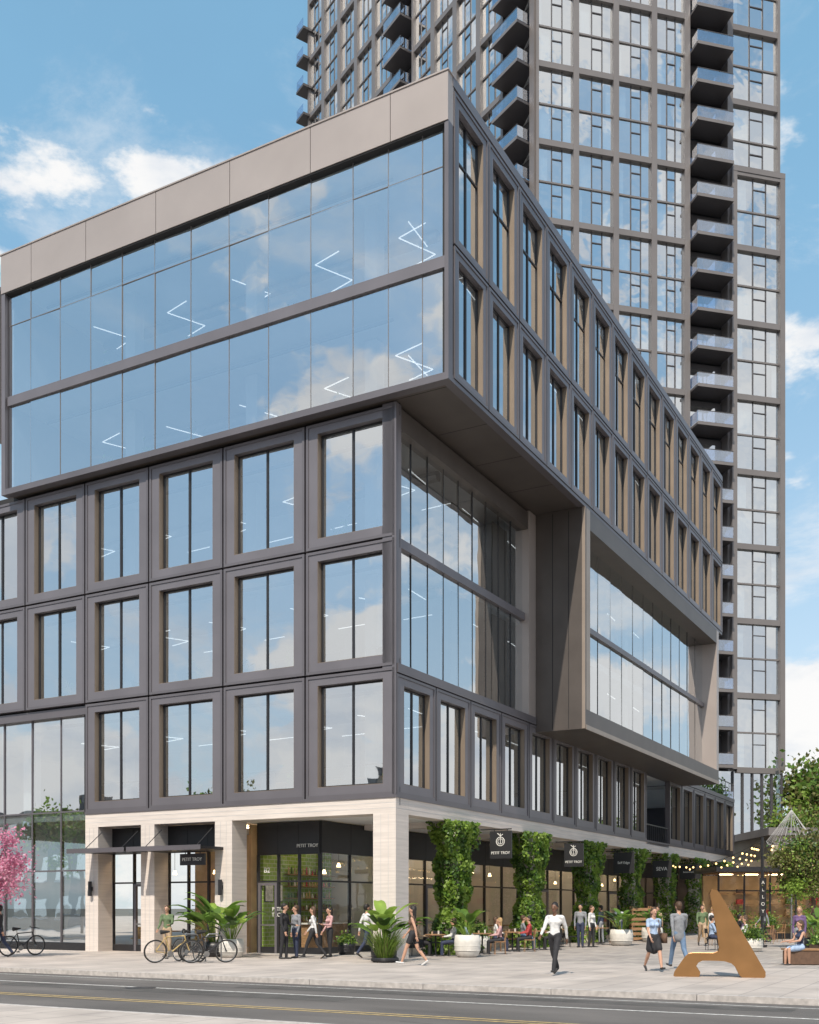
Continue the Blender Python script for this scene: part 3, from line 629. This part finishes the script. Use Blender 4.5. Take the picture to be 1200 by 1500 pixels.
def bike(x,y,rot,fm,lean=6):
    o=empty('bicycle',Matrix.Translation((x,y,0))@Matrix.Rotation(rad(rot),4,'Z')@Matrix.Rotation(rad(lean),4,'X')); mb=MB(); r=.335
    for cx in (-.52,.52):
        mb.tube([(cx+r*math.cos(t*6.283/28),0,r+.02+r*math.sin(t*6.283/28)) for t in range(29)],.022,'rubber',6)
        mb.tube([(cx+.93*r*math.cos(t*6.283/28),0,r+.02+.93*r*math.sin(t*6.283/28)) for t in range(29)],.01,'steel',5)
        for t in range(16): mb.cyl((cx,0,r+.02),(cx+r*.93*math.cos(t*.3927),0,r+.02+r*.93*math.sin(t*.3927)),.0025,.0025,'steel',3)
        mb.cyl((cx,-.05,r+.02),(cx,.05,r+.02),.025,.025,'steel',8)
    bb=(-.08,0,.28); st=(-.22,0,.78); hd=(.36,0,.82); hb=(.40,0,.68)
    mb.tube([bb,st],.019,fm,8); mb.tube([st,hd],.019,fm,8); mb.tube([bb,hb],.022,fm,8); mb.tube([hd,hb],.022,fm,8)
    for s in (-.045,.045):
        mb.tube([(st[0],0,st[2]),(-.52,s,.355),(bb[0],0,bb[2])],.011,fm,6); mb.tube([(hb[0],0,hb[2]),(.52,s,.355)],.014,fm,6)
    mb.tube([st,(-.25,0,.92)],.013,'steel',6); mb.cyl((-.38,0,.93),(-.10,0,.95),.07,.025,'rubber',8)
    mb.tube([hd,(.33,0,.96)],.013,'steel',6); mb.tube([(.45,-.28,.98),(.36,-.2,1.0),(.33,0,.97),(.36,.2,1.0),(.45,.28,.98)],.013,'rubber',6)
    mb.cyl((-.08,-.06,.28),(-.08,-.045,.28),.09,.09,'steel',16); mb.tube([(-.08,-.08,.28),(-.2,-.08,.16)],.01,'steel',5); mb.tube([(-.08,.08,.28),(.04,.08,.4)],.01,'steel',5)
    mb.box(-.25,-.15,-.14,-.07,.14,.17,'rubber'); mb.box(-.01,.09,.07,.14,.39,.42,'rubber')
    mb.tube([(-.08,-.055,.37),(-.52,-.05,.39)],.005,'rubber',4); mb.tube([(-.08,-.055,.19),(-.52,-.05,.32)],.005,'rubber',4)
    mb.obj('frame_and_wheels',o)
bike(-7.2,33.0,28,'yellow'); bike(-6.8,33.5,-42,'rubber',-5); bike(-6.05,32.8,22,'sign'); bike(-13.4,37.6,50,'sign')
rk=MB()
for x in (-7.0,-6.3): rk.tube([(x,33.6,0),(x,33.6,.75),(x+.1,33.65,.85),(x+.35,33.75,.85),(x+.45,33.8,.75),(x+.45,33.8,0)],.022,'steel',8)
rk.obj('bike_rack')
def table(x,y,r=.38,m='dark'):
    mb=MB(); mb.lathe((x,y,.72),[(r,0),(r,.03)],m,20); mb.cyl((x,y,.03),(x,y,.72),.03,.03,'dark',8); mb.lathe((x,y,0),[(.22,0),(.2,.03),(.04,.05)],'dark',16)
    mb.cyl((x+.1,y,.75),(x+.1,y,.87),.03,.035,'potw',8); mb.cyl((x-.12,y+.05,.75),(x-.12,y+.05,.84),.03,.035,'c_tan',8); mb.obj('cafe_table')
def chair(x,y,a,m='dark'):
    mb=MB(); c,s=math.cos(rad(a)),math.sin(rad(a)); F=lambda X,Y,Z:(x+X*c-Y*s,y+X*s+Y*c,Z)
    mb.box(-.2,.2,-.2,.2,.43,.46,m,F)
    for i in (-.18,.18):
        mb.cyl((i,.18,0),(i,.17,.43),.013,.013,m,6,F); mb.cyl((i,-.2,0),(i,-.18,.46),.013,.013,m,6,F); mb.cyl((i,-.18,.46),(i,-.23,.85),.013,.013,m,6,F)
    mb.box(-.18,.18,-.245,-.22,.66,.84,m,F); mb.obj('cafe_chair')
for (x,y) in ((.9,37.4),(2.6,38.9),(3.9,41.2),(5.1,42.8),(6.3,45.8),(8.6,49),(12.4,42.3),(14.0,47.5),(15.8,50),(17.2,52.5)):
    table(x,y,m='wood'); cm=R.choice(['wood','dark']); chair(x-.62,y+.1,-90,cm); chair(x+.62,y-.1,90,cm)
    if R.random()<.7: chair(x+.05,y+.65,180,cm)
wc=MB()
for i in range(7): wc.box(10.9,11.9,53.4,54.0,.05+i*.24,.19+i*.24,'wood')
for x in (10.95,11.85):
    for y in (53.45,53.95): wc.box(x-.03,x+.03,y-.03,y+.03,0,1.72,'wood')
wc.obj('wooden_crate_stack')
bn=MB()
for i in range(5): bn.box(11.0,13.6,31.6+i*.13,31.71+i*.13,.42,.47,'wood')
bn.box(11.05,13.55,31.62,32.22,.02,.4,'c_brown'); bn.box(12.2,13.6,32.3,33.2,.02,.55,'c_brown')
for i in range(1300): bn.leaf((R.uniform(12.2,13.6),R.uniform(32.3,33.2),.55+abs(R.gauss(0,.22))),.12,R.choice(['leaf1','leaf2','leaf3']))
bn.obj('planter_bench')
# ------------------------------------------------------------ people
def capsule(vs,fs,p0,p1,r0,r1,flat=1.,ax=None,n=12,k=4):
    p0=Vector(p0);p1=Vector(p1); d=p1-p0; L=d.length
    d=d.normalized() if L>1e-5 else Vector((0,0,1))
    a=Vector(ax) if ax else Vector((1,0,0)); a=(a-d*a.dot(d)); a=a.normalized() if a.length>1e-3 else d.orthogonal().normalized()
    c=d.cross(a); rings=[]
    for i in range(k+1): t=-math.pi/2+ (math.pi/2)*i/k; rings.append((p0+d*r0*math.sin(t),r0*math.cos(t)))
    for i in range(k+1): t=(math.pi/2)*i/k; rings.append((p1+d*r1*math.sin(t),r1*math.cos(t)))
    b=len(vs)
    for p,r in rings:
        r=max(r,.0008)
        for j in range(n): t=2*math.pi*j/n; vs.append(tuple(p+a*r*math.cos(t)+c*r*flat*math.sin(t)))
    for i in range(len(rings)-1):
        for j in range(n): j2=(j+1)%n; fs.append((b+i*n+j,b+i*n+j2,b+(i+1)*n+j2,b+(i+1)*n+j))
    fs.append(tuple(b+j for j in range(n))[::-1]); fs.append(tuple(b+(len(rings)-1)*n+j for j in range(n)))
def person(x,y,face,h=1.75,top='c_white',bot='c_black',hair='h_black',skin='skin',shoe='shoe',sex='m',pose='stand',long=False,sleeve='long',legs='long',z=0,jacket=None,lean=0,bag=False,arms=None,turn=0):
    S=h/1.76; fem=sex=='f'; prim=[]
    def add(p0,p1,r0,r1,m,flat=1.,ax=None): prim.append((Vector(p0),Vector(p1),r0,r1,m,flat,ax))
    seat=pose=='sit'
    pz=.53 if seat else .93
    ln=rad(lean)
    def tor(px,py,dz): return Vector((px,py*math.cos(ln)+dz*math.sin(ln),pz+dz*math.cos(ln)-py*math.sin(ln)))
    sw=.165 if fem else .195; hw=.085 if not fem else .09
    if pose=='walk': LG=[(24,6),(-16,22)]; AR=[(-22,12),(20,20)]
    elif pose=='stand': LG=[(3,3),(-4,3)]; AR=[(4,14),(-3,12)]
    else: LG=[(84,86),(80,78)]; AR=[(22,62),(25,58)]
    if arms: AR=arms
    tm=top; jm=jacket or top
    wst=.098 if fem else .118
    add(tor(-.055,0,.02),tor(.055,0,.02),.115,.115,bot,.9,(1,0,0))
    add(tor(0,0,.06),tor(0,.0,.20),wst+.02,wst,tm,.82,(1,0,0))
    add(tor(0,0,.20),tor(0,-.01,.37),wst+.005,.135 if not fem else .118,jm,.78,(1,0,0))
    add(tor(-.07,0,.36),tor(.07,0,.36),.105 if not fem else .09,.105 if not fem else .09,jm,.95,(0,0,1))
    add(tor(-sw+.02,-.01,.475),tor(sw-.02,-.01,.475),.058,.058,jm)
    if fem:
        for s in (-1,1): add(tor(s*.065,.075,.35),tor(s*.065,.08,.345),.058,.055,tm)
    add(tor(0,-.01,.49),tor(0,.01,.60),.055,.05,skin)
    if jacket: add(tor(0,-.0,-.06),tor(0,0,.3),.165,.15,jacket,.8,(1,0,0))
    hc=tor(0,.02,.70)
    tv=rad(turn)
    def H(a,b,c): return hc+Vector((a*math.cos(tv)-b*math.sin(tv),a*math.sin(tv)+b*math.cos(tv),c))
    add(H(0,-.015,.03),H(0,.01,.02),.092,.088,skin,.88,(0,1,0))
    add(H(0,.01,.0),H(0,.045,-.075),.075,.04,skin,.9,(1,0,0))
    add(H(0,.09,.005),H(0,.112,-.025),.011,.015,skin)
    for s in (-1,1): add(H(s*.078,-.005,.01),H(s*.08,-.008,-.025),.016,.012,skin)
    add(H(0,-.03,.055),H(0,-.02,.05),.098,.098,hair,.9,(0,1,0))
    add(H(0,-.06,.03),H(0,-.055,-.03),.075,.06,hair,1.1,(0,1,0))
    if long:
        for s in (-1,0,1): add(H(s*.05,-.06,.02),H(s*.06,-.075,-.2),.052,.03,hair)
    feet=[]; hands=[]
    for i,s in enumerate((-1,1)):
        a,k=LG[i]; a=rad(a); k=rad(k); hp=tor(s*hw,0,.0)
        kn=hp+Vector((s*.015,math.sin(a),-math.cos(a)))*.43
        an=kn+Vector((0,math.sin(a-k),-math.cos(a-k)))*.42
        if legs=='long': add(hp,kn,.092,.066,bot); add(kn,an,.064,.05,bot)
        elif legs=='skirt':
            mid=hp.lerp(kn,.75); add(hp,mid,.1,.095,bot); add(mid,kn,.06,.052,skin); add(kn,kn.lerp(an,.35),.05,.053,skin); add(kn.lerp(an,.35),an,.053,.034,skin)
        else:
            mid=hp.lerp(kn,.55); add(hp,mid,.095,.088,bot); add(mid,kn,.07,.055,skin); add(kn,kn.lerp(an,.35),.05,.055,skin); add(kn.lerp(an,.35),an,.055,.036,skin)
        ft=rad(-37 if i==1 else 12) if pose=='walk' else 0
        heel=an+Vector((0,-.03,-.045)); toe=an+Vector((s*.02,.17*math.cos(ft),-.055+.17*math.sin(ft)))
        add(heel,toe,.042,.032,shoe,.8,(1,0,0)); feet+=[heel.z-.036,toe.z-.027]
    if legs=='skirt' and not seat: add(tor(0,0,0),tor(0,0,-.3),.15,.155,bot,.8,(1,0,0))
    for i,s in enumerate((-1,1)):
        a,k=AR[i]; a=rad(a); k=rad(k); sh=tor(s*sw,-.01,.465); ab=.14
        u=Vector((s*ab,math.sin(a),-math.cos(a))).normalized(); el=sh+u*.285
        f=Vector((-s*.02*(1 if k<1 else 6),math.sin(a+k),-math.cos(a+k))).normalized(); wr=el+f*.25
        sm=jm if sleeve=='long' else skin
        if sleeve=='none': add(sh,el,.046,.038,skin)
        elif sleeve=='short': m2=sh.lerp(el,.55); add(sh,m2,.058,.054,jm); add(m2,el,.042,.038,skin)
        else: add(sh,el,.056,.045,jm)
        add(el,wr,.041 if sleeve=='long' else .038,.033 if sleeve=='long' else .026,sm)
        pl=wr+f*.085; add(wr,pl,.024,.036,skin,.5,(0,1,0) if abs(f.y)<.7 else (0,0,1)); hands.append((wr,pl,f,s))
    dz=-min(feet) if not seat else 0
    vs=[];fs=[]
    for p in prim: capsule(vs,fs,p[0],p[1],p[2],p[3],p[5],p[6])
    me=bpy.data.meshes.new('tmp'); me.from_pydata(vs,[],fs); ob=bpy.data.objects.new('tmp',me); scene.collection.objects.link(ob)
    rm=ob.modifiers.new('r','REMESH'); rm.mode='VOXEL'; rm.voxel_size=.0145
    sm=ob.modifiers.new('s','SMOOTH'); sm.iterations=3; sm.factor=.5
    dg=bpy.context.evaluated_depsgraph_get(); ev=ob.evaluated_get(dg); m2=bpy.data.meshes.new_from_object(ev); bpy.data.objects.remove(ob)
    nv=len(m2.vertices); co=np.zeros(nv*3); m2.vertices.foreach_get('co',co); co=co.reshape(-1,3)
    nf=len(m2.polygons); ce=np.zeros(nf*3); m2.polygons.foreach_get('center',ce); ce=ce.reshape(-1,3)
    best=np.full(nf,9.); idx=np.zeros(nf,int); ml=[]
    for p in prim:
        a=np.array(p[0]);b=np.array(p[1]); d=b-a; L=max(d@d,1e-9); t=np.clip(((ce-a)@d)/L,0,1); q=ce-(a+t[:,None]*d)
        if p[5]!=1. and p[6]:
            dn=d/math.sqrt(L) if L>1e-8 else np.array([0,0,1.]); ax=np.array(p[6],float); ax=ax-dn*(ax@dn); ax/= (np.linalg.norm(ax)+1e-9); cr=np.cross(dn,ax)
            q=q+ (q@cr)[:,None]*cr*(1/p[5]-1)
        ds=np.linalg.norm(q,axis=1)-(p[2]+(p[3]-p[2])*t)
        if p[4] not in ml: ml.append(p[4])
        w=ds<best; best[w]=ds[w]; idx[w]=ml.index(p[4])
    mb=MB()
    for n_ in ml: mb.mi(n_)
    mb.v=[tuple(c) for c in co]; mb.f=[tuple(p.vertices) for p in m2.polygons]; mb.m=[int(i) for i in idx]
    for wr,pl,f,s in hands:
        side=Vector((0,0,1)).cross(f) if abs(f.y)>.7 else Vector((0,1,0)); side=(side-f*side.dot(f)).normalized(); cu=f.cross(side)*(-s)
        for j,(o_,L) in enumerate(((-.026,.062),(-.009,.075),(.009,.08),(.026,.072))):
            q0=pl+side*o_+f*.02; q1=q0+(f+cu*.25).normalized()*L*.55; q2=q1+(f*.75+cu*.65).normalized()*L*.5
            mb.cyl(q0,q1,.0095,.0085,skin,6); mb.cyl(q1,q2,.0085,.006,skin,6)
        t0=wr+f*.035+side*.024; t1=t0+(f*.7+side*.6+cu*.2).normalized()*.035; t2=t1+(f+cu*.3).normalized()*.03
        mb.cyl(t0,t1,.012,.010,skin,6); mb.cyl(t1,t2,.010,.007,skin,6)
    for s in (-1,1):
        e=H(s*.032,.088,.012); mb.lathe((e.x,e.y,e.z-.005),[(.004,0),(.009,.005),(.004,.01)],'h_black',6)
        mb.cyl(H(s*.02,.094,.032),H(s*.046,.084,.032),.004,.003,hair,5)
    mb.cyl(H(-.02,.083,-.055),H(.02,.083,-.055),.006,.006,'lip',6)
    if bag:
        mb.box(-sw-.16,-sw-.06,-.14,.16,pz-.15,pz+.12,'c_brown'); mb.tube([tuple(tor(-sw-.05,.0,.1)),tuple(tor(-.1,.06,.5)),],.01,'c_brown',5)
    Mx=Matrix.Translation((x,y,z))@Matrix.Rotation(rad(face),4,'Z')@Matrix.Scale(S,4)@Matrix.Translation((0,0,dz))
    o=mb.obj('man' if sex=='m' else 'woman',matrix=Mx,smooth=True); bpy.data.meshes.remove(m2)
    return o
P=person
P(3.62,27.1,150,1.80,'c_white','c_black','h_black','skind',pose='walk',arms=[(-26,10),(24,30)])
P(6.4,28.5,190,1.68,'c_blue','c_black','h_brown',sex='f',pose='walk',legs='skirt',sleeve='short',long=True,bag=True)
P(7.3,29.5,12,1.83,'c_gray','c_jeans','h_brown',pose='walk',jacket='c_gray')
P(.1,31.1,75,1.72,'c_brown','c_black','h_black',sex='f',pose='walk',legs='short',sleeve='none',long=True,shoe='shoew')
P(-4.05,35.2,250,1.80,'c_black','c_black','h_black',pose='stand',arms=[(10,70),(5,20)],turn=15)
P(-3.75,35.9,130,1.74,'c_gray','c_navy','h_brown',pose='stand',turn=-20)
P(-3.12,35.3,80,1.70,'c_white','c_black','h_brown',sex='f',pose='walk',long=True)
P(-2.7,36.8,120,1.68,'c_pink','c_black','h_black',sex='f',pose='stand',long=True,arms=[(15,80),(5,30)])
P(-1.42,36.2,-60,1.78,'c_white','c_navy','h_black',pose='walk')
P(.28,37.5,-90,1.68,'c_tan','c_black','h_black',sex='f',pose='sit',long=True)
P(1.52,37.3,90,1.68,'c_white','c_navy','h_brown',sex='f',pose='sit',long=True)
P(1.98,39.0,-90,1.72,'c_blue','c_navy','h_black',pose='sit'); P(3.22,38.8,90,1.68,'c_pink','c_black','h_blond',sex='f',pose='sit',long=True)
P(3.28,41.3,-90,1.7,'c_white','c_navy','h_brown',sex='f',pose='sit',long=True)
P(4.52,41.1,90,1.75,'c_red','c_black','h_black',pose='sit')
P(4.48,42.9,-90,1.75,'c_gray','c_jeans','h_brown',pose='sit'); P(5.72,42.7,90,1.7,'c_white','c_black','h_blond',sex='f',pose='sit',long=True)
P(7.1,45.2,160,1.80,'c_gray','c_navy','h_black',pose='stand'); P(7.6,45.4,230,1.74,'c_white','c_black','h_brown',sex='f',pose='stand',long=True)
P(5.68,45.9,-90,1.72,'c_tan','c_jeans','h_brown',pose='sit')
P(12.7,47.2,175,1.76,'c_green','c_tan','h_brown',pose='walk'); P(13.5,48.4,190,1.7,'c_white','c_black','h_blond',sex='f',pose='walk',long=True)
P(11.78,42.4,-90,1.75,'c_blue','c_navy','h_black',pose='sit'); P(13.02,42.2,90,1.68,'c_white','c_black','h_brown',sex='f',pose='sit',long=True)
P(14.62,47.4,90,1.72,'c_purple','c_black','h_brown',sex='f',pose='sit',long=True); P(15.2,50.1,-90,1.75,'c_black','c_jeans','h_black',pose='sit')
P(11.4,31.75,100,1.68,'c_navy','c_blue','h_brown',sex='f',pose='sit',legs='skirt',sleeve='none',long=True,arms=[(30,50),(28,55)])
P(12.9,36.0,150,1.70,'c_purple','c_gray','h_blond',sex='f',pose='stand',long=True)
P(-13.75,36.5,95,1.76,'c_black','c_navy','h_black',pose='walk')
P(-8.15,36.6,170,1.74,'c_green','c_tan','h_brown',pose='stand',arms=[(30,50),(12,40)])
P(10.0,52,10,1.76,'c_white','c_navy','h_black',pose='walk'); P(15.6,53.5,200,1.72,'c_red','c_black','h_brown',sex='f',pose='walk',long=True)
P(16.8,51.6,90,1.75,'c_gray','c_black','h_brown',pose='walk')
P(8.9,50.6,60,1.75,'c_navy','c_gray','h_black',pose='stand'); P(12.2,53.5,150,1.7,'c_tan','c_jeans','h_brown',sex='f',pose='walk',long=True)
# ------------------------------------------------------------ sun + sky
su=DU*-.632+DV*-.117+Vector((0,0,.766)); su.normalize()
L=bpy.data.lights.new('sun','SUN'); L.energy=5.0; L.angle=rad(.53); L.color=(1,.90,.77)
so=bpy.data.objects.new('sun',L); scene.collection.objects.link(so); so.rotation_euler=su.to_track_quat('Z','Y').to_euler()
w=bpy.data.worlds.new('World'); scene.world=w; w.use_nodes=True; t=w.node_tree; N=t.nodes; K=t.links; N.clear()
out=N.new('ShaderNodeOutputWorld'); sky=N.new('ShaderNodeTexSky'); sky.sky_type='NISHITA'; sky.sun_disc=False
sky.sun_elevation=math.asin(su.z); sky.sun_rotation=math.atan2(su.x,su.y); sky.air_density=1.0; sky.dust_density=1.0; sky.ozone_density=1.5
bg=N.new('ShaderNodeBackground'); bg.inputs[1].default_value=.15; K.new(sky.outputs[0],bg.inputs[0])
tc=N.new('ShaderNodeTexCoord')
def mth(op,a,b):
    n=N.new('ShaderNodeMath'); n.operation=op
    for i,q in enumerate((a,b)):
        if isinstance(q,(int,float)): n.inputs[i].default_value=q
        else: K.new(q,n.inputs[i])
    return n.outputs[0]
def rng_(v,a,b,c,d,smooth=True):
    n=N.new('ShaderNodeMapRange'); n.interpolation_type='SMOOTHSTEP' if smooth else 'LINEAR'
    for i,q in enumerate((a,b,c,d)): n.inputs[i+1].default_value=q
    K.new(v,n.inputs[0]); return n.outputs[0]
def noise(scale,loc,zs,det=9,rough=.56,dist=0):
    mp=N.new('ShaderNodeMapping'); mp.inputs['Scale'].default_value=(1,1,zs); mp.inputs['Location'].default_value=loc
    K.new(tc.outputs['Generated'],mp.inputs[0]); nz=N.new('ShaderNodeTexNoise'); nz.inputs['Scale'].default_value=scale; nz.inputs['Detail'].default_value=det; nz.inputs['Roughness'].default_value=rough; nz.inputs['Distortion'].default_value=dist
    K.new(mp.outputs[0],nz.inputs['Vector']); return nz.outputs[0]
sx=N.new('ShaderNodeSeparateXYZ'); K.new(tc.outputs['Generated'],sx.inputs[0])
hz=N.new('ShaderNodeBackground'); hz.inputs[1].default_value=1.0
hc=N.new('ShaderNodeMix'); hc.data_type='RGBA'; hc.inputs[6].default_value=(.74,.88,.97,1); hc.inputs[7].default_value=(.32,.70,.98,1)
K.new(rng_(sx.outputs['Z'],.0,.62,0,1),hc.inputs[0]); K.new(hc.outputs[2],hz.inputs[0])
hf=mth('ADD',rng_(noise(1.5,(0,0,0),1.5),.3,.7,-.05,.06),rng_(sx.outputs['Z'],0,.5,.70,.48))
m1=N.new('ShaderNodeMixShader'); K.new(hf,m1.inputs[0]); K.new(bg.outputs[0],m1.inputs[1]); K.new(hz.outputs[0],m1.inputs[2])
# cumulus: finer puffs, more of them on the sunny (south) side and low over the horizon
n1=noise(4.2,(3.1,1.7,.4),2.0,10,.58)
cov=mth('ADD',n1,rng_(sx.outputs['Y'],-.5,.6,.045,-.015)); cov=mth('ADD',cov,mth('MULTIPLY',sx.outputs['X'],.035))
cov=mth('ADD',cov,rng_(sx.outputs['Z'],.4,.9,0,-.06))
cov=mth('ADD',cov,rng_(sx.outputs['Z'],.10,.30,.095,0))
cf=rng_(cov,.525,.60,0,.95)
wf=mth('MULTIPLY',rng_(noise(3.0,(1.3,2.2,5.1),2.6,11,.66,.5),.48,.70,0,.8),rng_(sx.outputs['Z'],.3,.75,1,.3))
cf=mth('MAXIMUM',cf,wf)
bc=N.new('ShaderNodeBackground'); bc.inputs[1].default_value=1.0
cm_=N.new('ShaderNodeMix'); cm_.data_type='RGBA'; cm_.inputs[6].default_value=(.74,.79,.86,1); cm_.inputs[7].default_value=(1,.985,.97,1)
K.new(rng_(noise(7,(3.1,1.7,.1),2.0),.38,.58,0,1),cm_.inputs[0]); K.new(cm_.outputs[2],bc.inputs[0])
mx=N.new('ShaderNodeMixShader'); K.new(cf,mx.inputs[0]); K.new(m1.outputs[0],mx.inputs[1]); K.new(bc.outputs[0],mx.inputs[2]); K.new(mx.outputs[0],out.inputs[0])
# ------------------------------------------------------------ camera
cd=bpy.data.cameras.new('camera'); cam=bpy.data.objects.new('camera',cd); scene.collection.objects.link(cam)
cam.location=(0,0,1.7); cam.rotation_euler=(rad(90),0,0); cd.sensor_width=36; cd.lens=1594/1500*36; cd.shift_y=.3853; cd.clip_end=3000; cd.clip_start=.1
scene.camera=cam
scene.view_settings.view_transform='Standard'; scene.view_settings.look='None'; scene.view_settings.exposure=0
